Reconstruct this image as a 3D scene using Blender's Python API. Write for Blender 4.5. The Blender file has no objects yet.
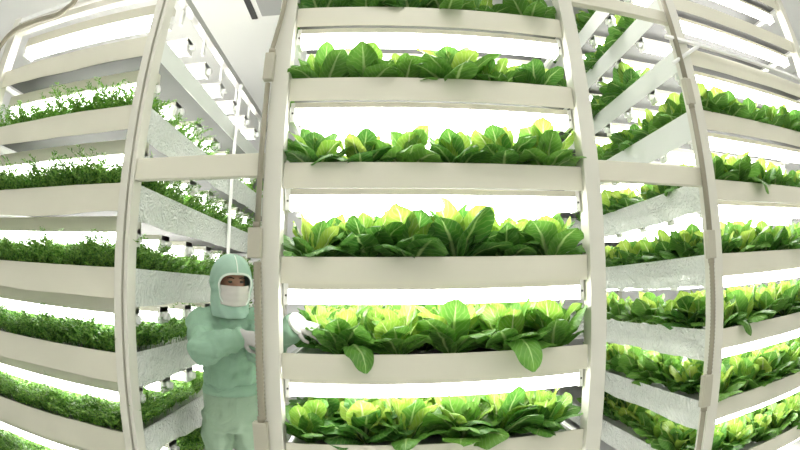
import bpy, math, random
from math import sin, cos, pi, radians as R
from mathutils import Vector, Matrix, noise

random.seed(7)
scn = bpy.context.scene
col = scn.collection

# ------------------------------------------------------------------ helpers
class MB:
    """Collects shapes, then links them as ONE mesh object."""
    def __init__(s):
        s.v = []; s.f = []; s.uv = {}; s.smooth = []
    def box(s, x0, x1, y0, y1, z0, z1):
        b = len(s.v)
        s.v += [(x0,y0,z0),(x1,y0,z0),(x1,y1,z0),(x0,y1,z0),(x0,y0,z1),(x1,y0,z1),(x1,y1,z1),(x0,y1,z1)]
        for q in ((0,3,2,1),(4,5,6,7),(0,1,5,4),(1,2,6,5),(2,3,7,6),(3,0,4,7)):
            s.f.append(tuple(b+i for i in q)); s.smooth.append(False)
        return s
    def rings(s, rings, cap=True, smooth=True):
        b = len(s.v); n = len(rings[0])
        for r in rings: s.v += [tuple(p) for p in r]
        for i in range(len(rings)-1):
            for j in range(n):
                k = (j+1) % n
                s.f.append((b+i*n+j, b+i*n+k, b+(i+1)*n+k, b+(i+1)*n+j)); s.smooth.append(smooth)
        if cap:
            s.f.append(tuple(b+j for j in range(n))[::-1]); s.smooth.append(False)
            e = b+(len(rings)-1)*n
            s.f.append(tuple(e+j for j in range(n))); s.smooth.append(False)
        return s
    def tube(s, pts, rad, n=10, cap=True, squash=None):
        """Sweep along pts; rad a number, a list of numbers or a list of (a, b) half-axes."""
        pts = [Vector(p) for p in pts]
        if not isinstance(rad, (list, tuple)): rad = [rad]*len(pts)
        rings = []; ref = None
        for i, p in enumerate(pts):
            d = (pts[min(i+1, len(pts)-1)] - pts[max(i-1, 0)]).normalized()
            if ref is None:
                ref = Vector((1,0,0)) if abs(d.x) < .7 else Vector((0,1,0))
            u = (ref - d*ref.dot(d)).normalized(); w = d.cross(u); ref = u
            a, c = rad[i] if isinstance(rad[i], (list, tuple)) else (rad[i], rad[i])
            rings.append([p + u*(a*cos(2*pi*k/n)) + w*(c*sin(2*pi*k/n)) for k in range(n)])
        return s.rings(rings, cap)
    def ball(s, c, r, nu=20, nv=12, rot=None):
        c = Vector(c); rings = []
        for i in range(1, nv):
            t = pi*i/nv
            ring = []
            for k in range(nu):
                p = Vector((r[0]*sin(t)*cos(2*pi*k/nu), r[1]*sin(t)*sin(2*pi*k/nu), r[2]*cos(t)))
                if rot: p = rot @ p
                ring.append(c+p)
            rings.append(ring)
        return s.rings(rings[::-1], True)
    def grid(s, fn, nu, nv, uvs=False, smooth=True, keep=None):
        b = len(s.v)
        for j in range(nv+1):
            for i in range(nu+1):
                s.v.append(tuple(fn(i/nu, j/nv)))
                if uvs: s.uv[len(s.v)-1] = (i/nu, j/nv)
        for j in range(nv):
            for i in range(nu):
                if keep and not keep((i+.5)/nu, (j+.5)/nv): continue
                a = b+j*(nu+1)+i
                s.f.append((a, a+1, a+nu+2, a+nu+1)); s.smooth.append(smooth)
        return s
    def mesh(s, name, mat):
        me = bpy.data.meshes.new(name)
        me.from_pydata(s.v, [], s.f); 
        me.polygons.foreach_set('use_smooth', s.smooth)
        if s.uv:
            l = me.uv_layers.new(name='UVMap')
            vi = [0]*len(me.loops); me.loops.foreach_get('vertex_index', vi)
            flat = []
            for i in vi: flat += s.uv.get(i, (0,0))
            l.data.foreach_set('uv', flat)
        if mat: me.materials.append(mat)
        me.update()
        return me
    def build(s, name, mat, parent=None, bevel=0):
        o = bpy.data.objects.new(name, s.mesh(name, mat)); col.objects.link(o)
        if parent:
            o.parent = parent
            o.matrix_parent_inverse = Matrix.Translation(parent.location).inverted()
        if bevel:
            m = o.modifiers.new('Bevel', 'BEVEL'); m.width = bevel; m.segments = 2; m.limit_method = 'ANGLE'
        return o

def tag(o, label, cat, group=None, kind=None):
    o['label'] = label; o['category'] = cat
    if group: o['group'] = group
    if kind: o['kind'] = kind
    return o
def empty(name, loc, label, cat, group=None):
    o = bpy.data.objects.new(name, None); col.objects.link(o); o.location = loc; o.empty_display_size = .1
    return tag(o, label, cat, group)
def structure(o, label=None):
    o['kind'] = 'structure'
    if label: o['label'] = label
    return o

# ------------------------------------------------------------------ materials
def mat(name, colr, rough=.5, metal=0, bump=0, bscale=40, var=0, vscale=6, spec=.5, detail=4, distort=0):
    m = bpy.data.materials.new(name); m.use_nodes = True
    nt = m.node_tree; b = nt.nodes['Principled BSDF']
    b.inputs['Base Color'].default_value = (*colr, 1); b.inputs['Roughness'].default_value = rough
    b.inputs['Metallic'].default_value = metal; b.inputs['Specular IOR Level'].default_value = spec
    tc = nt.nodes.new('ShaderNodeTexCoord')
    if bump:
        n = nt.nodes.new('ShaderNodeTexNoise'); n.inputs['Scale'].default_value = bscale; n.inputs['Detail'].default_value = detail; n.inputs['Distortion'].default_value = distort
        bp = nt.nodes.new('ShaderNodeBump'); bp.inputs['Strength'].default_value = bump; bp.inputs['Distance'].default_value = .02 if not distort else .06
        nt.links.new(tc.outputs['Object'], n.inputs['Vector']); nt.links.new(n.outputs['Fac'], bp.inputs['Height'])
        nt.links.new(bp.outputs['Normal'], b.inputs['Normal'])
    if var:
        n2 = nt.nodes.new('ShaderNodeTexNoise'); n2.inputs['Scale'].default_value = vscale; n2.inputs['Detail'].default_value = 5
        mx = nt.nodes.new('ShaderNodeMix'); mx.data_type = 'RGBA'
        mx.inputs[6].default_value = (*[c*(1-var) for c in colr], 1); mx.inputs[7].default_value = (*[min(1, c*(1+var*.5)) for c in colr], 1)
        nt.links.new(tc.outputs['Object'], n2.inputs['Vector']); nt.links.new(n2.outputs['Fac'], mx.inputs[0]); nt.links.new(mx.outputs[2], b.inputs['Base Color'])
    return m
def emit(name, colr, strength):
    m = bpy.data.materials.new(name); m.use_nodes = True; nt = m.node_tree; nt.nodes.clear()
    e = nt.nodes.new('ShaderNodeEmission'); e.inputs[0].default_value = (*colr, 1); e.inputs[1].default_value = strength
    o = nt.nodes.new('ShaderNodeOutputMaterial'); nt.links.new(e.outputs[0], o.inputs[0]); return m
def leafmat(name, dark, light, rib, transl=.3, veins=True, rough=.42, nscale=22):
    m = bpy.data.materials.new(name); m.use_nodes = True; nt = m.node_tree; N = nt.nodes; L = nt.links
    b = N['Principled BSDF']; out = N['Material Output']
    def node(t, **k):
        n = N.new(t)
        for a, c in k.items(): setattr(n, a, c)
        return n
    def math_(op, a, bb=None):
        n = node('ShaderNodeMath', operation=op)
        for i, x in enumerate((a, bb)):
            if x is None: continue
            if isinstance(x, (int, float)): n.inputs[i].default_value = x
            else: L.new(x, n.inputs[i])
        return n.outputs[0]
    uv = node('ShaderNodeUVMap'); sep = node('ShaderNodeSeparateXYZ'); L.new(uv.outputs[0], sep.inputs[0])
    oi = node('ShaderNodeObjectInfo'); tc = node('ShaderNodeTexCoord')
    nz = node('ShaderNodeTexNoise'); nz.inputs['Scale'].default_value = nscale; nz.inputs['Detail'].default_value = 4
    L.new(tc.outputs['Object'], nz.inputs['Vector'])
    f = math_('ADD', math_('MULTIPLY', oi.outputs['Random'], .55 if veins else .15), math_('MULTIPLY', math_('SUBTRACT', nz.outputs['Fac'], .3 if veins else .42), .9 if veins else 3.0))
    mx = node('ShaderNodeMix', data_type='RGBA', clamp_factor=True); L.new(f, mx.inputs[0])
    mx.inputs[6].default_value = (*dark, 1); mx.inputs[7].default_value = (*light, 1)
    colout = mx.outputs[2]
    if veins:
        au = math_('ABSOLUTE', math_('SUBTRACT', sep.outputs[0], .5))
        w = math_('SUBTRACT', .12, math_('MULTIPLY', sep.outputs[1], .11))
        ribm = math_('SUBTRACT', 1, math_('MINIMUM', math_('DIVIDE', au, w), 1))
        side = math_('SINE', math_('MULTIPLY', math_('ADD', math_('SUBTRACT', sep.outputs[1], math_('MULTIPLY', au, .55)), math_('MULTIPLY', nz.outputs['Fac'], .16)), 62))
        sv = math_('MULTIPLY', math_('POWER', math_('MAXIMUM', side, 0), 6), .26)
        mask = math_('MINIMUM', math_('ADD', math_('MULTIPLY', ribm, 1.3), sv), .92)
        m2 = node('ShaderNodeMix', data_type='RGBA'); L.new(mask, m2.inputs[0]); L.new(colout, m2.inputs[6]); m2.inputs[7].default_value = (*rib, 1)
        colout = m2.outputs[2]
        bp = node('ShaderNodeBump'); bp.inputs['Strength'].default_value = .45; bp.inputs['Distance'].default_value = .006
        L.new(math_('SUBTRACT', math_('MULTIPLY', nz.outputs['Fac'], 1.6), mask), bp.inputs['Height']); L.new(bp.outputs[0], b.inputs['Normal'])
    L.new(colout, b.inputs['Base Color']); b.inputs['Roughness'].default_value = rough
    tr = node('ShaderNodeBsdfTranslucent'); L.new(colout, tr.inputs[0])
    ms = node('ShaderNodeMixShader'); ms.inputs[0].default_value = transl
    L.new(b.outputs[0], ms.inputs[1]); L.new(tr.outputs[0], ms.inputs[2]); L.new(ms.outputs[0], out.inputs[0])
    return m

def filmmat(name):
    """Thin white plastic sheet: creased, glossy, lets some light through."""
    m = bpy.data.materials.new(name); m.use_nodes = True; nt = m.node_tree; L = nt.links
    b = nt.nodes['Principled BSDF']; out = nt.nodes['Material Output']
    b.inputs['Base Color'].default_value = (.76,.79,.74,1); b.inputs['Roughness'].default_value = .25; b.inputs['Specular IOR Level'].default_value = .8
    tc = nt.nodes.new('ShaderNodeTexCoord'); hs = []
    for sc, dist in ((9, 2.2), (21, 1.5)):
        n = nt.nodes.new('ShaderNodeTexNoise'); n.inputs['Scale'].default_value = sc; n.inputs['Detail'].default_value = 1.5; n.inputs['Distortion'].default_value = dist
        L.new(tc.outputs['Object'], n.inputs['Vector'])
        a = nt.nodes.new('ShaderNodeMath'); a.operation = 'SUBTRACT'; L.new(n.outputs['Fac'], a.inputs[0]); a.inputs[1].default_value = .5
        c = nt.nodes.new('ShaderNodeMath'); c.operation = 'ABSOLUTE'; L.new(a.outputs[0], c.inputs[0]); hs.append(c.outputs[0])
    ad = nt.nodes.new('ShaderNodeMath'); ad.operation = 'MULTIPLY_ADD'; L.new(hs[1], ad.inputs[0]); ad.inputs[1].default_value = .5; L.new(hs[0], ad.inputs[2])
    bp = nt.nodes.new('ShaderNodeBump'); bp.inputs['Strength'].default_value = .8; bp.inputs['Distance'].default_value = .05
    L.new(ad.outputs[0], bp.inputs['Height']); L.new(bp.outputs[0], b.inputs['Normal'])
    t = nt.nodes.new('ShaderNodeBsdfTranslucent'); t.inputs[0].default_value = (.76,.79,.74,1); L.new(bp.outputs[0], t.inputs['Normal'])
    ms = nt.nodes.new('ShaderNodeMixShader'); ms.inputs[0].default_value = .14
    L.new(b.outputs[0], ms.inputs[1]); L.new(t.outputs[0], ms.inputs[2]); L.new(ms.outputs[0], out.inputs[0])
    return m
M = dict(
    cream=mat('cream_paint', (.665,.645,.525), .42, var=.05, vscale=3, bump=.02, bscale=25),
    post=mat('post_paint', (.655,.645,.555), .38, var=.05, vscale=2),
    knob=mat('pale_socket', (.9,.9,.88), .4),
    white=mat('white_enamel', (.86,.86,.83), .35),
    film=filmmat('white_film'),
    smoothfilm=mat('smooth_white_panel', (.72,.75,.70), .35, bump=.12, bscale=7, spec=.6),
    bed=mat('foam_board', (.55,.56,.52), .7),
    tray_under=mat('grey_tray_metal', (.10,.10,.095), .55),  # coloured dark to imitate the shade beneath the trays
    conduit=mat('beige_conduit', (.29,.265,.195), .5, var=.1),
    jbox=mat('beige_box', (.43,.41,.32), .5),
    steel=mat('steel_rail', (.50,.50,.48), .3, .75),
    hood=mat('lamp_reflector', (.63,.61,.52), .4),
    ceil=mat('ceiling_paint', (.90,.90,.88), .8),
    wall=mat('wall_panel', (.80,.80,.80), .6),
    floor=mat('floor_epoxy', (.66,.67,.64), .3),
    dark=mat('dark_slot', (.05,.05,.05), .6),
    grey=mat('grey_plastic', (.42,.42,.42), .5),
    cover=mat('green_coverall', (.255,.41,.29), .8, bump=.5, bscale=7, detail=2, var=.06, distort=1.2),
    hoodcloth=mat('pale_green_hood', (.34,.50,.40), .8, bump=.4, bscale=7, detail=2, distort=1),
    pants=mat('green_trousers', (.29,.40,.285), .8, bump=.5, bscale=6, detail=2, var=.06, distort=1.2),
    trim=mat('pale_trim', (.72,.78,.70), .7),
    mask=mat('white_mask', (.60,.56,.53), .8),
    glove=mat('white_glove', (.40,.39,.37), .5),
    skin=mat('skin', (.33,.17,.11), .55),
    iris=mat('dark_eye', (.02,.015,.012), .3),
    hair=mat('dark_brow', (.03,.02,.015), .8),
    lamp=emit('lamp_diffuser', (1, .985, .95), 9),
    ceillamp=emit('ceiling_diffuser', (1, .98, .95), 9),  # glow of the added fill lamps
    outer=leafmat('lettuce_outer', (.034,.145,.02), (.18,.39,.055), (.42,.58,.22), .33),
    heart=leafmat('lettuce_heart', (.15,.35,.035), (.46,.58,.10), (.66,.73,.38), .40),
    fern=leafmat('feathery_leaf', (.035,.15,.015), (.38,.63,.13), (.3,.5,.1), .3, veins=False, rough=.45, nscale=75),
    fernpale=leafmat('feathery_pale_leaf', (.10,.28,.03), (.40,.64,.14), (.3,.5,.1), .3, veins=False, rough=.45, nscale=75),
)

# ------------------------------------------------------------------ measures
D = 1.9                     # the plane of the rack fronts
P = .418                    # tier spacing
ZC, ZL, ZR = 1.646, 1.577, 1.626   # tray edge at eye level for the three racks
CX0, CX1 = -.470, 1.000     # centre rack posts
LX0, LX1 = -2.62, -1.235    # left rack posts
RX0, RX1 = 1.800, 3.330     # right rack posts
ORD = ['top','second','third','fourth','fifth','sixth','seventh','eighth','ninth','tenth']

# ------------------------------------------------------------------ the room
structure(MB().box(-5.5,6,-3.2,7.6,-.1,0).build('floor', M['floor']))
structure(MB().box(-5.5,6,-3.2,7.6,4.25,4.35).build('ceiling', M['ceil']))
structure(MB().box(-5.5,6,7.5,7.6,0,4.25).build('wall_back', M['wall']))
structure(MB().box(-5.5,6,-3.2,-3.1,0,4.25).build('wall_front', M['wall']))
structure(MB().box(-5.5,-5.4,-3.1,7.5,0,4.25).build('wall_left', M['wall']))
structure(MB().box(5.9,6,-3.1,7.5,0,4.25).build('wall_right', M['wall']))

# unseen lamps added above the camera's aisle to light the rack fronts
for i, x in enumerate((-2.6, .2, 3.0)):
    for y in (-1.6,.5):
        t = empty('ceiling_lamp', (x,y,4.25), 'long white ceiling lamp over the front aisle', 'ceiling lamp', 'ceiling lamps over the front aisle')
        MB().box(x-.62,x+.62,y-.17,y+.17,4.2,4.25).build('housing', M['white'], t)
        MB().box(x-.58,x+.58,y-.13,y+.13,4.185,4.2).build('diffuser', M['ceillamp'], t)

for x, lab in ((-.85, 'white ceiling lamp over the aisle where the worker stands'), (1.4, 'white ceiling lamp over the aisle beside the right rack')):  # added out of view to brighten the side aprons
    t = empty('ceiling_lamp', (x,2.3,4.25), lab, 'ceiling lamp', 'ceiling lamps over the side aisles')
    MB().box(x-.2,x+.2,1.75,2.85,4.2,4.25).build('housing', M['white'], t)
    MB().box(x-.17,x+.17,1.78,2.82,4.185,4.2).build('diffuser', M['ceillamp'], t)

# ------------------------------------------------------------------ racks
def post(mb, x, y, z1, w=.042):
    return mb.box(x-w, x+w, y, y+2*w, 0, z1)

def rack_frame(label, x0, x1, y1, z1, rows, zrow, wf=.042):
    r = empty('grow_rack', ((x0+x1)/2, D-.02, 0), label, 'rack')
    for x in (x0, x1):
        m = MB()
        if x == x1 and x1 < -1:             # open channel: a groove runs up the front of this corner post
            y = D-.025
            m.box(x-wf, x+.004, y, y+2*wf, 0, z1).box(x+.004, x+.018, y+.018, y+2*wf, 0, z1).box(x+.018, x+wf, y, y+2*wf, 0, z1)
        else: post(m, x, D-.025, z1, wf)
        m.build('post', M['post'], r, .004)
        post(MB(), x, y1, z1, wf).build('post', M['post'], r, .005)
    for n in rows:                       # the pairs of bearers that carry each tray
        for x in (x0, x1):
            s = 1 if x == x0 else -1
            MB().box(x-.012, x+.012, D+.062, y1, zrow+n*P-.105, zrow+n*P-.072).build('bearer', M['white'], r)
    return r

CROWS = [3,2,1,0,-1,-2]
LROWS = [3,2,1,0,-1,-2,-3]
RROWS = [5,4,3,2,1,0,-1,-2,-3]
CY1, SY1 = 3.05, 5.6

crack = rack_frame('tall cream steel rack in the middle holding six trays of lettuce', CX0, CX1, CY1, 3.5, CROWS, ZC)
lrack = rack_frame('tall cream steel rack left of the aisle where the worker stands, feathery greens', LX0, LX1, SY1, 3.26, LROWS, ZL)
rrack = rack_frame('tall cream steel rack at the right with lettuce and long slanting side panels', RX0, RX1, SY1, 4.1, RROWS, ZR, .04)

# left rack top frame and the thin pole on its aisle side
MB().box(LX1-.005, LX1+.045, D+.06, SY1, 3.17, 3.225).build('top_rail', M['steel'], lrack)
MB().box(LX0+.03, LX1-.03, D-.02, D+.03, 3.12, 3.17).build('top_rail', M['hood'], lrack)
MB().box(LX0+.03, LX1-.03, D-.02, D+.03, 3.215, 3.25).build('top_rail', M['white'], lrack)
MB().tube([(LX1+.06,3.33,0),(LX1+.06,3.33,3.17)], .014, 14).build('pole', M['white'], lrack)
for k in range(7):                      # hangers below the aisle rail
    y = 2.2+k*.42
    MB().box(LX1-.03, LX1-.012, y-.012, y+.012, 3.08, 3.22).build('hanger', M['white'], lrack)

# right rack: white bars imitating the glare across its corner post
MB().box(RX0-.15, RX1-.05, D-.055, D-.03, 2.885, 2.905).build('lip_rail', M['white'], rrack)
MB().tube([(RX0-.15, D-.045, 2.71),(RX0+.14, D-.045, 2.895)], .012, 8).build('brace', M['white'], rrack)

# tie beams between the racks
tag(MB().box(LX1+.042, CX0-.042, D-.015, D+.03, 2.0, 2.108).build('tie_beam', M['cream'], bevel=.004), 'cream steel beam bridging the aisle above the worker', 'beam', 'tie beams between the racks')
tag(MB().box(CX1+.042, RX0-.04, D-.015, D+.03, 1.997, 2.1).build('tie_beam', M['cream'], bevel=.004), 'cream steel beam between middle and right racks at mid height', 'beam', 'tie beams between the racks')
tag(MB().box(CX1+.042, RX0-.04, D-.015, D+.03, 3.03, 3.115).build('tie_beam', M['cream'], bevel=.004), 'cream steel beam between middle and right racks at the top edge', 'beam', 'tie beams between the racks')

# ------------------------------------------------------------------ trays
def sheet_x(y0, y1, z0, z1, x, wav, seed, ragged=0, ny=90, nz=8):
    """A hanging side apron lying across X, wrinkled, with thickness."""
    def fn(side):
        def g(u, v):
            y = y0+(y1-y0)*u
            low = z0 + ragged*(noise.noise(Vector((y*2.2, seed, 0)))+.35*noise.noise(Vector((y*9, seed, 3))))
            z = low+(z1-low)*v
            d = wav*(noise.noise(Vector((y*7, z*9, seed)))+.6*noise.noise(Vector((y*17, z*15, seed+5))))*(1-v*.7)
            return (x+d+side*.002, y, z)
        return g
    mb = MB()
    mb.grid(fn(1), ny, nz)
    return mb
def front_apron(mb, x0, x1, y, z0, z1, seed, wav=.004, sag=0):
    def fn(side):
        def g(u, v):
            x = x0+(x1-x0)*u
            z = z0+(z1-z0)*v
            if v < .5: z += sag*noise.noise(Vector((x*2.3, seed, 0)))
            d = wav*(noise.noise(Vector((x*3, z*4, seed)))+.5*noise.noise(Vector((x*9, z*9, seed))))
            return (x, y+d+side*.003, z)
        return g
    mb.grid(fn(-1), 60, 6); mb.grid(fn(1), 60, 6)
    # top lip folded inwards
    def lip(u, v):
        x = x0+(x1-x0)*u; d = wav*(noise.noise(Vector((x*3, z1*4, seed)))+.5*noise.noise(Vector((x*9, z1*9, seed))))
        return (x, y+d-.003+v*.018, z1+.001-.004*v)
    mb.grid(lip, 60, 2)
    return mb
def tray(label, x0, x1, y1, zt, seed, hF, side, hS, filmmat, wav, ragged, sag=0, wavf=.004):
    t = empty('growing_tray', ((x0+x1)/2, D+.01, zt-.07), label, 'tray', None)
    front_apron(MB(), x0, x1, D+.008, zt-hF, zt, seed, wavf, sag).build('front_apron', M['cream'], t)
    MB().box(x0+.002, x1-.002, D+.03, y1-.02, zt-.07, zt-.066).build('base', M['tray_under'], t)
    MB().box(x0+.012, x1-.012, D+.034, y1-.024, zt-.066, zt-.04).build('planting_board', M['bed'], t)
    MB().box(x0+.01, x1-.01, y1-.018, y1-.012, zt-.1, zt).build('back_apron', M['white'], t)
    if side:
        xs = x1+.066 if side > 0 else x0-.064
        sheet_x(D+.064, y1-.02, zt-hS, zt+.002, xs, wav, seed+11, ragged).build('side_apron', filmmat, t)
    return t

for i, n in enumerate(CROWS):
    z = ZC+n*P
    tag(tray('', CX0+.045, CX1-.045, CY1, z, n*3.1+1, .115, 0, 0, None, 0, 0), 
        f'smooth cream-fronted lettuce tray, {ORD[i]} of the six down the middle rack', 'tray', 'trays of the middle rack')
for i, n in enumerate(LROWS):
    z = ZL+n*P
    lab = ['bare cream tray with dark underside, topmost of the left rack', 'cream tray of sparse pale greens, second from the top on the left rack'][i] if i < 2 else f'cream tray of dense feathery greens, {ORD[i]} down the left rack'
    top = n == 3
    tag(tray('', LX0+.045, LX1-.045, SY1, z, n*2.7+50, .125 if n > 1 else .15, 1, .135 if top else .185, M['smoothfilm' if top else 'film'], .003 if top else .011, .012 if n > -2 else .05, .02, .007),
        lab, 'tray', 'trays of the left rack')
for i, n in enumerate(RROWS):
    z = ZR+n*P
    up = n >= 3
    tag(tray('', RX0+.043, RX1-.043, SY1, z, n*3.7+90, .115, -1, .15 if up else .175, M['smoothfilm' if n >= 2 else 'film'], .003 if up else .008, .004 if up else .015, .006),
        f'cream-fronted lettuce tray, {ORD[i]} down the tall right rack', 'tray', 'trays of the right rack')

# ------------------------------------------------------------------ lights under the trays
def light(x0, x1, y, ztop, label, group, dep=.035, knob=True, hood=0):
    xm = (x0+x1)/2
    t = empty('hanging_tube_light', (xm, y, ztop), label, 'light', group)
    if hood:
        MB().rings([[(x, y+a, ztop+b) for a, b in ((-.05,0),(-dep-.012,-hood),(dep+.012,-hood),(.05,0))] for x in (x0, x1)], smooth=False).build('reflector', M['hood'], t)
        ztop -= hood-.028
    else:
        MB().box(x0, x1, y-dep, y+dep, ztop-.028, ztop).build('housing', M['hood'], t)
    # diffuser: rounded trough section
    sec = [(-dep*.92,-.028),(-dep*.92,-.075),(-dep*.6,-.092),(dep*.6,-.092),(dep*.92,-.075),(dep*.92,-.028)]
    MB().rings([[(x, y+a, ztop+b) for a, b in sec] for x in (x0+.02, x1-.02)], smooth=False).build('diffuser', M['lamp'], t)
    for s, x in ((-1, x0), (1, x1)):
        e = MB().box(x-.0 if s < 0 else x-.02, x+.02 if s < 0 else x, y-dep-.003, y+dep+.003, ztop-.096, ztop-.001).build('end_cap', M['white'], t)
        xa = x+.01 if s < 0 else x-.01
        if not knob:
            m = MB(); m.tube([(xa, y-dep-.006, ztop-.055), (xa, y-dep-.002, ztop-.055)], .005, 8); m.build('screw', M['dark'], e)
        if knob:
            m = MB(); m.tube([(x, y, ztop-.055), (x+s*.035, y, ztop-.055)], [.022, .024], 12); m.build('socket', M['knob'], e)
    return t

GL = {}
for i, n in enumerate(CROWS):
    z = ZC+n*P
    for k, y in enumerate((D+.075, D+.36, D+.68)):
        light(CX0+.05, CX1-.05, y, z-.1 if k else z-.112, f'white bar light across the middle rack under its {ORD[i]} tray, {["at the front","second from the front","third from the front"][k]}', 'bar lights of the middle rack', knob=False)
for i, n in enumerate([4]+LROWS):
    z = ZL+n*P
    under = 'top frame' if n == 4 else f'{ORD[i-1]} tray'
    for k in range(7):
        if n <= -2 and k > 1: continue
        y = D+.174+k*.36
        light(LX0+.06, LX1-.04, y, ((z-.148) if n < 4 else 3.15)-(.055 if k else 0), f'white tube light across the left rack under its {under}, number {k+1} from the front', 'tube lights of the left rack', dep=.05, hood=.03 if k else .085)
for i, n in enumerate(RROWS):
    z = ZR+n*P
    for k in range(5):
        if n <= -2 and k > 1: continue
        y = D+.13+k*.35
        light(RX0+.045, RX1-.06, y, z-.1, f'white tube light across the right rack under its {ORD[i]} tray, number {k+1} from the front', 'tube lights of the right rack')

# ------------------------------------------------------------------ lettuces
def leaf(mb, L, W, az, t0, curl, ruffle, seed, cup=.35, pw=1.6, nu=8, nv=14, r0=.012, twist=0):
    ca, sa = cos(az), sin(az)
    cl = []; r, z = r0, 0.0
    for j in range(nv+1):
        t = j/nv; a = t0+curl*t**pw
        cl.append((r, z, a)); r += sin(a)*L/nv; z += cos(a)*L/nv
    rnd = random.Random(seed); ph = rnd.uniform(0,6); ph2 = rnd.uniform(0,6)
    def fn(u, v):
        j = round(v*nv); r, z, a = cl[j]
        q = min(1, max(0, (v-.06)/.94))
        w = W*(.24*(1-v)+ max(0, sin(pi*q**1.45))**.48*.97) if v < 1 else W*.12
        s = (u-.5)*2
        n = cup*w*s*s + ruffle*abs(s)**1.6*sin(v*15+(ph if s > 0 else ph2))*q + .010*noise.noise(Vector((s*2.4+seed*1.7, v*6, seed)))*(1 if v > .2 else 0)
        tw = twist*v
        lat = s*w*cos(tw); n += s*w*sin(tw)
        rr = r - cos(a)*n; zz = z + sin(a)*n
        return (ca*rr - sa*lat, sa*rr + ca*lat, zz)
    mb.grid(fn, nu, nv, uvs=True)
def make_lettuce(i, size=1, droop=None, nO=9, nM=8, nH=5):
    """outer leaves arch outwards with their edges rolled down, the heart stands up on pale stalks."""
    rnd = random.Random(100+i)
    o = MB(); h = MB()
    for k in range(nO):
        az = k*2*pi/nO*1.0+rnd.uniform(-.35,.35)
        leaf(o, size*rnd.uniform(.19,.26), size*rnd.uniform(.058,.076), az, rnd.uniform(.45,.95), rnd.uniform(.55,1.35), .007, i*50+k, cup=rnd.uniform(-.5,.05), pw=1.3, twist=rnd.uniform(-.5,.5))
    for k in range(nM):
        az = k*2.39996+rnd.uniform(-.3,.3)
        leaf(o if k % 2 else h, size*rnd.uniform(.20,.27), size*rnd.uniform(.048,.066), az, rnd.uniform(.2,.5), rnd.uniform(.1,.9), .009, i*60+k, cup=rnd.uniform(-.3,.4), pw=1.8, twist=rnd.uniform(-.5,.5))
    if droop is not None:
        for az, dl in droop:
            leaf(o, dl, .058, az, .55, 2.75, .004, i*77+3, cup=-.25, pw=1.1, nv=20)
    for k in range(nH):
        az = k*2.39996+1+rnd.uniform(-.3,.3)
        leaf(h, size*rnd.uniform(.17,.24), size*rnd.uniform(.032,.05), az, rnd.uniform(.04,.26), rnd.uniform(-.1,.45), .010, i*90+k, cup=rnd.uniform(.2,.6), twist=rnd.uniform(-.3,.3))
    om = o.mesh('outer_leaves', M['outer']); hm = h.mesh('heart_leaves', M['heart'])
    return om, hm
VARS = [make_lettuce(i, .95+.08*(i % 3)) for i in range(8)]
DROOP = [make_lettuce(20, 1.0, [(-pi/2, .33)]), make_lettuce(21, 1.0, [(-pi/2+.25, .30)])]
proto = None
def lettuce(x, y, z, var, rot, sc, label, group):
    om, hm = var
    t = bpy.data.objects.new('lettuce', None); col.objects.link(t)
    t.empty_display_size = .05
    t.location = (x,y,z); t.rotation_euler = (random.uniform(-.08,.08), random.uniform(-.08,.08), rot); t.scale = (sc,sc,sc)
    tag(t, label, 'lettuce', group)
    for nm, me in (('outer_leaves', om), ('heart_leaves', hm)):
        o = bpy.data.objects.new(nm, me); col.objects.link(o); o.parent = t
    return t
ROWN = ['front', 'second', 'third', 'fourth']
CNT = ['first','second','third','fourth','fifth','sixth','seventh','eighth','ninth','tenth']
rl = random.Random(3)
nlet = 0
# middle rack
for i, n in enumerate(CROWS):
    z = ZC+n*P-.03
    depth = 2 if n > 0 else 4
    for d in range(depth):
        cnt = 6
        for k in range(cnt):
            x = CX0+.17+k*(CX1-CX0-.38)/(cnt-1)+rl.uniform(-.03,.03) + (.05 if d % 2 else 0)*(1 if k < cnt-1 else -.5)
            y = D+.125+d*.22+rl.uniform(-.02,.03)
            var = VARS[rl.randrange(8)]; rot = rl.uniform(0,6.28); sc = rl.uniform(.92,1.15) if n < 1 else rl.uniform(.85,1.1)
            lab = f'green lettuce {CNT[k]} from left, {ROWN[d]} row, {ORD[i]} tray down on middle rack'
            if n == -1 and d == 0:
                if k == 0: continue
                x = (0, -.165, .085, .325, .595, .81)[k]; rot = 1.2*k
                if k == 4: var = DROOP[0]; rot = .1; lab = 'lettuce with one leaf hanging over its tray, second from the right, fifth middle tray'; y = D+.10
                if k == 1: var = DROOP[1]; rot = .25; y = D+.13; sc = 1; lab = "lettuce the worker's gloved hand touches, its leaf drooping over the tray edge"
            if n == -1 and d == 1 and k == 0: x = -.29; y = D+.42
            lettuce(x, y, z, var, rot, sc, lab, 'lettuces on the middle rack'); nlet += 1
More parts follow.
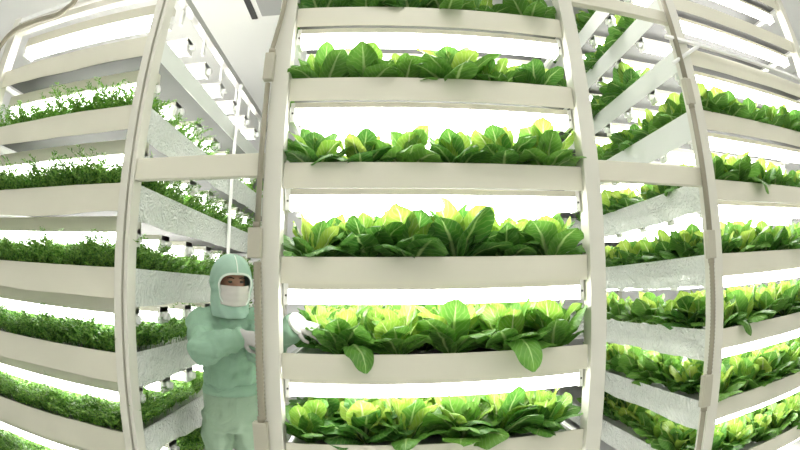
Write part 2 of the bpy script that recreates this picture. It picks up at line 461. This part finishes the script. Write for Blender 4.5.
# right rack: two rows along the front, one row along the aisle side
for i, n in enumerate(RROWS):
    z = ZR+n*P-.03
    if n <= 2:
        for d in range(1 if n > 0 else 2):
            for k in range(6):
                x = RX0+.19+k*.235+rl.uniform(-.03,.03); y = D+.15+d*.24+rl.uniform(-.02,.02)
                var = VARS[rl.randrange(8)]; rot = rl.uniform(0,6.28); sc = rl.uniform(.85,1.08)
                lab = f'green lettuce {CNT[k]} from left, {ROWN[d]} row, {ORD[i]} tray down on right rack'
                if d == 0 and n == 1 and k == 1: var = DROOP[1]; rot = .2; lab = 'lettuce with a drooping leaf, second along the fifth tray of the right rack'
                if d == 0 and n == -1 and k == 0: var = DROOP[0]; rot = .3; lab = 'lettuce with a leaf over the tray edge by the right corner post, seventh tray'
                lettuce(x, y, z, var, rot, sc, lab, 'lettuces along the front of the right rack'); nlet += 1
    for k in range(7):
        if n == 3 and k < 2: continue
        if n >= 4 and k < 1: continue
        y = D+.40+k*.23+rl.uniform(-.03,.03); x = RX0+.13+rl.uniform(-.02,.03)
        if n == 4 and k in (2,5): continue
        var = VARS[rl.randrange(8)]
        lettuce(x, y, z, var, rl.uniform(0,6.28), rl.uniform(.85,1.05) if n < 2 else rl.uniform(1.0,1.2), f'green lettuce {CNT[k]} back along the aisle edge, {ORD[i]} tray down on right rack', 'lettuces along the aisle side of the right rack'); nlet += 1

# ------------------------------------------------------------------ feathery greens of the left rack
def frond(mb, x, y, z, L, az, lean, rnd):
    n = 9; ca, sa = cos(az), sin(az); p = Vector((x,y,z)); pts = []
    for j in range(n+1):
        t = j/n; a = lean+1.1*t*t
        pts.append((p.copy(), a)); p = p+Vector((ca*sin(a), sa*sin(a), cos(a)))*(L/n)
    side = Vector((-sa, ca, 0))
    def quad(a, b, c, d):
        i = len(mb.v); mb.v += [tuple(a), tuple(b), tuple(c), tuple(d)]; mb.f.append((i,i+1,i+2,i+3)); mb.smooth.append(False)
    for j in range(n):
        a = pts[j][0]; b = pts[j+1][0]; w = side*.0013
        quad(a-w, a+w, b+w, b-w)
        if j >= 2:
            f = (.052-.0035*(j-2))
            for s in (-1, 1):
                for dz in (0, .5):
                    dirv = (side*s*.8+(b-a).normalized()*.6+Vector((rnd.uniform(-.3,.3), rnd.uniform(-.3,.3), rnd.uniform(-.3,.45)))).normalized()
                    o = a+(b-a)*dz; ln = f*rnd.uniform(.6,1.05)
                    nrm = dirv.cross(Vector((rnd.uniform(-1,1), rnd.uniform(-1,1), 1))).normalized()*ln*.15
                    quad(o, o+dirv*ln*.5+nrm, o+dirv*ln, o+dirv*ln*.5-nrm)
def greens_mesh(seed, nf, ns, L0, L1, m, xr=(.05,1.30)):
    rnd = random.Random(seed); mb = MB()
    for _ in range(nf):
        x = LX0+rnd.uniform(*xr); y = D+.05+.42*rnd.random()**1.3
        near = y < D+.09 and rnd.random() < .3
        frond(mb, x, y, 0, rnd.uniform(L0,L1)*(.78 if y > D+.1 else 1)*(.75+.5*noise.noise(Vector((x*4,y*4,seed)))+.15), -pi/2+rnd.uniform(-.5,.5) if near else rnd.uniform(0,6.28), .5 if near else rnd.uniform(0,.5), rnd)
    for _ in range(ns):
        y = D+.12+3.0*rnd.random()**1.2; x = LX1-.065-.33*rnd.random()**1.3
        near = x > LX1-.1 and rnd.random() < .3
        frond(mb, x, y, 0, rnd.uniform(L0,L1)*(.9+.5*noise.noise(Vector((x*4,y*4,seed)))), rnd.uniform(-.5,.5) if near else rnd.uniform(0,6.28), .5 if near else rnd.uniform(0,.5), rnd)
    return mb.mesh('feathery_greens', m)
gm = [greens_mesh(1, 1150, 1150, .19, .29, M['fern']), greens_mesh(2, 1150, 1150, .19, .29, M['fern'])]
gsp = greens_mesh(3, 620, 620, .19, .27, M['fernpale'], (.12,1.30))
for i, n in enumerate(LROWS):
    if n == 3: continue
    o = bpy.data.objects.new('feathery_greens', gsp if n == 2 else gm[n % 2]); col.objects.link(o)
    o.location = (0, 0, ZL+n*P-.04)
    tag(o, 'sparse pale feathery greens in the second tray down the left rack' if n == 2 else f'dense feathery greens growing in the {ORD[i]} tray down the left rack', 'greens', 'feathery greens of the left rack', 'stuff')

# ------------------------------------------------------------------ conduits
def smooth_path(pts, n=6):
    pts = [Vector(p) for p in pts]; out = []
    for i in range(len(pts)-1):
        p0, p1, p2, p3 = pts[max(i-1,0)], pts[i], pts[i+1], pts[min(i+2, len(pts)-1)]
        for k in range(n):
            t = k/n
            out.append(.5*((2*p1)+(p2-p0)*t+(2*p0-5*p1+4*p2-p3)*t*t+(3*p1-p0-3*p2+p3)*t**3))
    return out+[pts[-1]]
def ribbed(mb, pts, r):
    path = []
    a = [Vector(p) for p in pts]
    for i in range(len(a)-1):
        k = max(2, int((a[i+1]-a[i]).length/.009))
        path += [a[i].lerp(a[i+1], j/k) for j in range(k)]
    path.append(a[-1])
    mb.tube(path, [r*(1.0 if i % 2 else .8) for i in range(len(path))], 10)
yc = D-.045
c = empty('cable_conduit', (-.52, yc, .3), 'beige ribbed cable conduit with boxes running up the middle rack left post', 'conduit')
MB().tube(smooth_path([(-.486,yc,3.3),(-.49,yc,2.9),(-.508,yc,2.72),(-.522,yc,2.62)]), .012, 10).build('pipe', M['conduit'], c)
MB().tube([(-.523,yc,2.44),(-.523,yc,1.76)], .013, 12).build('pipe', M['conduit'], c)
m = MB(); ribbed(m, [(-.520,yc,1.62),(-.513,yc,1.3),(-.512,yc,.93)], .019); m.build('flexible_hose', M['conduit'], c)
MB().tube([(-.522,yc,.70),(-.522,yc,0)], .015, 10).build('pipe', M['conduit'], c)
for x, z0, z1, w in ((-.524,2.455,2.60,.024),(-.532,1.635,1.765,.030),(-.522,.70,.92,.033)):
    b = MB().box(x-w, x+w, yc-.02, yc+.02, z0, z1).build('junction_box', M['jbox'], c, .005)
    MB().tube([(x+.004,yc,z1),(x+.004,yc,z1+.025)], .017, 10).build('gland', M['conduit'], b)
c = empty('cable_conduit', (1.68, yc, .3), 'beige cable conduit with boxes running up the right rack corner post', 'conduit')
xr = RX0-.075
MB().tube([(xr,yc,3.4),(xr,yc,2.62)], .017, 12).build('pipe', M['conduit'], c)
MB().tube([(xr,yc,2.44),(xr,yc,1.74)], .017, 12).build('pipe', M['conduit'], c)
m = MB(); ribbed(m, smooth_path([(xr,yc,1.60),(xr+.006,yc,1.3),(xr-.004,yc,.98)]), .017); m.build('flexible_hose', M['conduit'], c)
MB().tube([(xr-.02,yc,.80),(xr-.02,yc,0)], .015, 10).build('pipe', M['conduit'], c)
for x, z0, z1, w in ((xr,2.46,2.62,.026),(xr,1.60,1.75,.028),(xr-.02,.80,.98,.034)):
    b = MB().box(x-w, x+w, yc-.02, yc+.02, z0, z1).build('junction_box', M['jbox'], c, .005)
    MB().tube([(x,yc,z0-.025),(x,yc,z0)], .019, 10).build('gland', M['conduit'], b)
c = empty('cable_conduit', (-2.5, 1.82, 2.0), 'grey-beige cable pipe bending over the far top corner of the left rack', 'conduit')
MB().tube(smooth_path([(-2.66,1.82,0),(-2.68,1.82,2.2),(-2.67,1.82,2.9),(-2.645,1.82,3.03),(-2.52,1.82,3.11),(-2.29,1.82,3.12),(-2.07,1.82,3.11),(-1.99,1.82,3.145),(-1.94,1.82,3.2),(-1.92,1.82,3.5),(-1.92,1.82,4.25)]), .02, 12).build('pipe', M['conduit'], c)

# ------------------------------------------------------------------ ceiling air unit
a = empty('ceiling_air_conditioner', (-1.0,3.4,4.25), 'white ceiling air conditioner with dark slots above the worker aisle', 'air conditioner')
ax0, ax1, ay0, ay1 = -1.37, -.55, 3.1, 3.87
MB().box(ax0,ax1,ay0,ay1,4.17,4.25).build('casing', M['ceil'], a, .01)
for (x0,x1,y0,y1) in ((ax0+.05,ax0+.11,ay0+.1,ay1-.1),(ax0+.16,ax1-.1,ay0+.05,ay0+.11)):
    MB().box(x0,x1,y0,y1,4.155,4.172).build('air_slot', M['dark'], a)
MB().box(ax0+.17,ax1-.15,ay0+.17,ay1-.15,4.15,4.172).build('grille', M['grey'], a)

# ------------------------------------------------------------------ the worker
def blend(o, voxel, smooth=6):
    m = o.modifiers.new('Fuse', 'REMESH'); m.mode = 'VOXEL'; m.voxel_size = voxel; m.use_smooth_shade = True
    s = o.modifiers.new('Smooth', 'SMOOTH'); s.iterations = smooth; s.factor = .5
    return o
HC = Vector((-.80, 2.33, 1.525)); YAW = R(36)      # the face turns towards the middle rack
F = Vector((sin(YAW), -cos(YAW), -.10)).normalized(); S = Vector((cos(YAW), sin(YAW), 0)); U = S.cross(F).normalized()*1
if U.z < 0: U = -U
def hp(a, b, c): return HC + S*a + F*b + U*c         # sideways, forwards, up
rot = Matrix((S, F, U)).transposed()
shR = Vector((-.985, 2.33, 1.32)); elR = Vector((-.885, 2.11, 1.185)); wrR = Vector((-.655, 2.10, 1.275))
shL = Vector((-.64, 2.43, 1.315)); elL = Vector((-.605, 2.22, 1.175)); wrL = Vector((-.385, 2.10, 1.34))
hips = Vector((-.855, 2.42, .86))

def ell(c, a, b, yaw=R(18), n=24):
    ax = Vector((cos(yaw), sin(yaw), 0)); ay = Vector((-sin(yaw), cos(yaw), 0))
    return [Vector(c)+ax*a*cos(2*pi*k/n)+ay*b*sin(2*pi*k/n) for k in range(n)]
# body (skin): one continuous figure beneath the clothes
bm_ = MB()
bm_.ball(HC+Vector((0,0,.0)), (.074,.092,.112), rot=rot)
bm_.ball(hp(0,.035,-.055), (.055,.062,.062), rot=rot)                       # jaw
bm_.ball(hp(0,.092,-.012), (.012,.018,.026), 10, 8, rot=rot)                # nose
bm_.ball(hp(0,.076,.036), (.05,.014,.012), 12, 8, rot=rot)                  # brow ridge
bm_.tube([HC+Vector((0,.02,-.06)), (-.82,2.385,1.30)], [.052,.06], 14)
bm_.rings([ell((-.82,2.39,1.34),.09,.06), ell((-.82,2.39,1.29),.14,.08), ell((-.83,2.40,1.1),.115,.08), ell((-.845,2.41,.95),.11,.08), ell((-.855,2.42,.82),.12,.085)])
for sh, el, wr in ((shR,elR,wrR),(shL,elL,wrL)):
    bm_.tube([(-.82,2.39,1.28), sh, sh.lerp(el,.5), el, el.lerp(wr,.5), wr], [.06,.052,.045,.038,.034,.026], 12)
for s in (-1, 1):
    q = Vector((hips.x+s*.072, hips.y+s*.03, 0))
    bm_.tube([(q.x,q.y,.86),(q.x,q.y-.02,.48),(q.x,q.y,.1)], [.062,.045,.035], 12)
    bm_.ball((q.x,q.y-.06,.05), (.045,.12,.045), 12, 8)
person = blend(bm_.build('person', M['skin']), .011, 4)
tag(person, 'person in pale green coverall, hood and white mask reaching into the middle rack', 'person')

jk = MB()
jk.rings([ell((-.815,2.385,1.385),.085,.08), ell((-.82,2.39,1.345),.145,.10), ell((-.825,2.395,1.27),.185,.125), ell((-.83,2.40,1.15),.178,.135), ell((-.835,2.405,1.03),.165,.13), ell((-.84,2.41,.95),.158,.125), ell((-.84,2.41,.925),.150,.118)])
def sleeve(sh, el, wr, r):
    base = Vector((-.82,2.39,1.29))
    pts = [base.lerp(sh,.6), sh, sh.lerp(el,.35), sh.lerp(el,.7), el, el.lerp(wr,.25), el.lerp(wr,.55), el.lerp(wr,.8), wr]
    return jk.tube(smooth_path(pts, 3), [r[min(i//3, len(r)-1)]*(1+.05*sin(i*2.3)) for i in range((len(pts)-1)*3+1)], 16)
sleeve(shR, elR, wrR, [.085,.078,.076,.078,.080,.076,.066,.052,.040])
sleeve(shL, elL, wrL, [.085,.078,.072,.070,.070,.070,.068,.066,.060])
def folds(o, size, strength):
    tx = bpy.data.textures.new('folds', 'CLOUDS'); tx.noise_scale = size; tx.noise_depth = 1
    m = o.modifiers.new('Folds', 'DISPLACE'); m.texture = tx; m.strength = strength; m.mid_level = .5; m.texture_coords = 'LOCAL'
jacket = blend(jk.build('jacket', M['cover'], person), .011, 5); folds(jacket, .075, .040)
m = MB(); m.rings([ell((-.838,2.41,.97),.160,.126), ell((-.84,2.41,.935),.170,.135), ell((-.84,2.41,.91),.172,.136), ell((-.84,2.41,.905),.160,.126)]); m.build('jacket_hem', M['cover'], person)
tr = MB()
tr.rings([ell((-.85,2.415,.95),.145,.115), ell((-.85,2.415,.85),.162,.13), ell((-.855,2.42,.75),.17,.13), ell((-.86,2.42,.68),.172,.115)])
for s in (-1, 1):
    q = Vector((hips.x+s*.083, hips.y+s*.03, 0))
    tr.tube(smooth_path([(q.x,q.y,.80),(q.x,q.y-.012,.62),(q.x+s*.006,q.y-.02,.46),(q.x,q.y,.25),(q.x,q.y+.01,.09)], 4), [.095-.0022*i+.003*sin(i*1.9) for i in range(17)], 16)
folds(blend(tr.build('trousers', M['pants'], person), .011, 4), .09, .035)
for s in (-1, 1):
    q = Vector((hips.x+s*.083, hips.y+s*.03, 0))
    m = MB(); m.ball((q.x,q.y-.06,.055), (.055,.135,.054), 16, 10); m.build('shoe', M['trim'], person)

# hood: shell round the head with an opening for the face
def hood_pt(u, v, k=1.0):
    ph = (u-.5)*2*pi                                  # 0 = straight ahead
    t = v                                             # 0 at the shoulders, 1 at the crown
    zz = -.175+.335*t
    if zz > .0: r = math.sqrt(max(0, 1-(zz/.162)**2.3))
    else: r = 1.0 - .10*sin(pi*min(1,-zz/.2)) - .10*(max(0,-zz-.1)/.075)
    a, b = .118*r*k, .128*r*k
    wr = .004*sin(ph*7+zz*40)*(1 if zz < .02 else .3)
    return hp((a+wr)*sin(ph), (b+wr)*cos(ph)-.012, zz)
OZ0, OZ1, OPH = -.105, .062, .86
def inside(u, v):
    ph = (u-.5)*2*pi; zz = -.175+.335*v
    zc, hz = (OZ0+OZ1)/2, (OZ1-OZ0)/2
    return abs(ph/OPH)**3+abs((zz-zc)/hz)**3 < 1
hd = MB(); hd.grid(hood_pt, 96, 60, keep=lambda u, v: not inside(u, v))
hood = hd.build('hood', M['hoodcloth'], person)
sm = hood.modifiers.new('Thickness', 'SOLIDIFY'); sm.thickness = .006; sm.offset = -1
loop = []
for k in range(49):
    th = 2*pi*k/48; cc, ss = cos(th), sin(th)
    ph = OPH*math.copysign(abs(cc)**(2/3), cc); zz = (OZ0+OZ1)/2+(OZ1-OZ0)/2*math.copysign(abs(ss)**(2/3), ss)
    loop.append(hood_pt(ph/(2*pi)+.5, (zz+.175)/.335, 1.015))
MB().tube(loop, .0065, 8, cap=False).build('hood_trim', M['trim'], hood)
seam = [hood_pt(.5, v/30, 1.012) for v in range(43-14, 31)]
MB().tube([hood_pt(.5, .72+.28*v/12, 1.01) for v in range(12)], .003, 6).build('hood_seam', M['trim'], hood)
# mask
def mask_pt(u, v):
    ph = (u-.5)*2*1.02; zz = -.108+.108*v
    r = 1.06+.05*sin(pi*v)*cos(ph)+.008*sin(v*pi*7)
    b = .104*r; a = .088*r
    return hp(a*sin(ph), b*cos(ph)+.004+.014*max(0,cos(ph))**4*v, zz*(1-.12*abs(ph)**2*(.5)))
mk = MB().grid(mask_pt, 28, 28).build('face_mask', M['mask'], person)
sm = mk.modifiers.new('Thickness', 'SOLIDIFY'); sm.thickness = .003
for s in (-1, 1):
    e = MB().ball(hp(s*.032, .083, .018), (.013,.008,.007), 12, 8, rot=rot).build('eye', M['iris'], person)
    MB().tube([hp(s*.014,.094,.036), hp(s*.032,.094,.041), hp(s*.05,.083,.037)], [.003,.004,.002], 6).build('eyebrow', M['hair'], person)

# gloves
def hand(wr, d, up, thumb_side, curls, name_parent, L=1.0):
    d = Vector(d).normalized(); up = Vector(up); up = (up-d*up.dot(d)).normalized(); sd = d.cross(up)*thumb_side
    g = MB()
    g.tube([wr-d*.03, wr, wr+d*.035, wr+d*.08], [(.030,.030),(.027,.022),(.040,.019),(.042,.015)], 14) if False else None
    def P_(a, b, c): return wr+d*a+sd*b+up*c
    secs = [(-.03,.030,.026),(.0,.027,.021),(.03,.037,.019),(.065,.042,.017),(.088,.040,.013)]
    n = 16
    g.rings([[P_(a, w*cos(2*pi*k/n), h*sin(2*pi*k/n)) for k in range(n)] for a, w, h in secs])
    for i, (b, ln) in enumerate(((.031,.072),(.0105,.080),(-.0105,.074),(-.031,.058))):
        p = P_(.075, b*.95, 0); ang = curls[0]; pts = [p-d*.01]; seg = [.45,.32,.25]; sp = b*.9
        q = p.copy(); dirf = d
        for j, sgm in enumerate(seg):
            ang = curls[0]+(curls[1]+.08*i)*j
            dirf = (d*cos(ang)-up*sin(ang)+sd*sp*2).normalized()
            for h in (.5, 1): pts.append(q+dirf*ln*sgm*h)
            q = q+dirf*ln*sgm
        rr = [.0095,.0095,.0092,.009,.0086,.0082,.0068]
        g.tube(pts, rr, 10)
    t0 = P_(.015,.026,-.004); pts = [P_(.0,.015,0), t0, t0+(d*.5+sd*.75-up*.35).normalized()*.03, t0+(d*.7+sd*.6-up*.45).normalized()*.052, t0+(d*.9+sd*.35-up*.6).normalized()*.075]
    g.tube(pts, [.013,.014,.0115,.0105,.008], 10)
    o = blend(g.build('glove', M['glove'], name_parent), .0045, 3)
    return o
hand(wrL+Vector((.01,-.005,-.002)), (.85,-.28,-.28), (.25,-.75,.62), 1, (.25,.42), person)
hand(wrR, (.93,.0,-.28), (.1,-.85,.5), 1, (.2,.3), person)
m = MB(); dd = (wrL-elL).normalized()
m.tube([wrL-dd*.005, wrL+dd*.012], [.061,.058], 16); m.build('cuff', M['trim'], jacket)

# ------------------------------------------------------------------ camera: an ultra-wide lens with barrel distortion
cam = bpy.data.cameras.new('camera'); co = bpy.data.objects.new('camera', cam); col.objects.link(co)
fwd = Vector((.04601,.98947,.13721)).normalized()
rgt = Vector((.99894,-.04562,-.00602)); rgt = (rgt-fwd*rgt.dot(fwd)).normalized(); upv = rgt.cross(fwd)
mw = Matrix((rgt, upv, -fwd)).transposed().to_4x4(); mw.translation = (0,0,1.52)
co.matrix_world = mw
cam.sensor_width = 36; cam.sensor_fit = 'HORIZONTAL'
s_ = 36/800
cam.type = 'PANO'; cam.panorama_type = 'FISHEYE_LENS_POLYNOMIAL'; cam.fisheye_fov = R(180)
cam.fisheye_polynomial_k0 = 0
cam.fisheye_polynomial_k1 = -2.233969688e-3/s_
cam.fisheye_polynomial_k2 = 0
cam.fisheye_polynomial_k3 = 3.774366e-11/s_**3
cam.fisheye_polynomial_k4 = -9.9836045e-13/s_**4
cam.clip_start = .05
scn.camera = co

# ------------------------------------------------------------------ world and view
w = bpy.data.worlds.new('world'); scn.world = w; w.use_nodes = True
w.node_tree.nodes['Background'].inputs[0].default_value = (1,1,1,1); w.node_tree.nodes['Background'].inputs[1].default_value = .25
vs = scn.view_settings
vs.view_transform = 'Standard'; vs.look = 'None'; vs.gamma = 1; vs.use_curve_mapping = False
vs.exposure = 1.0
print('lettuces', nlet)
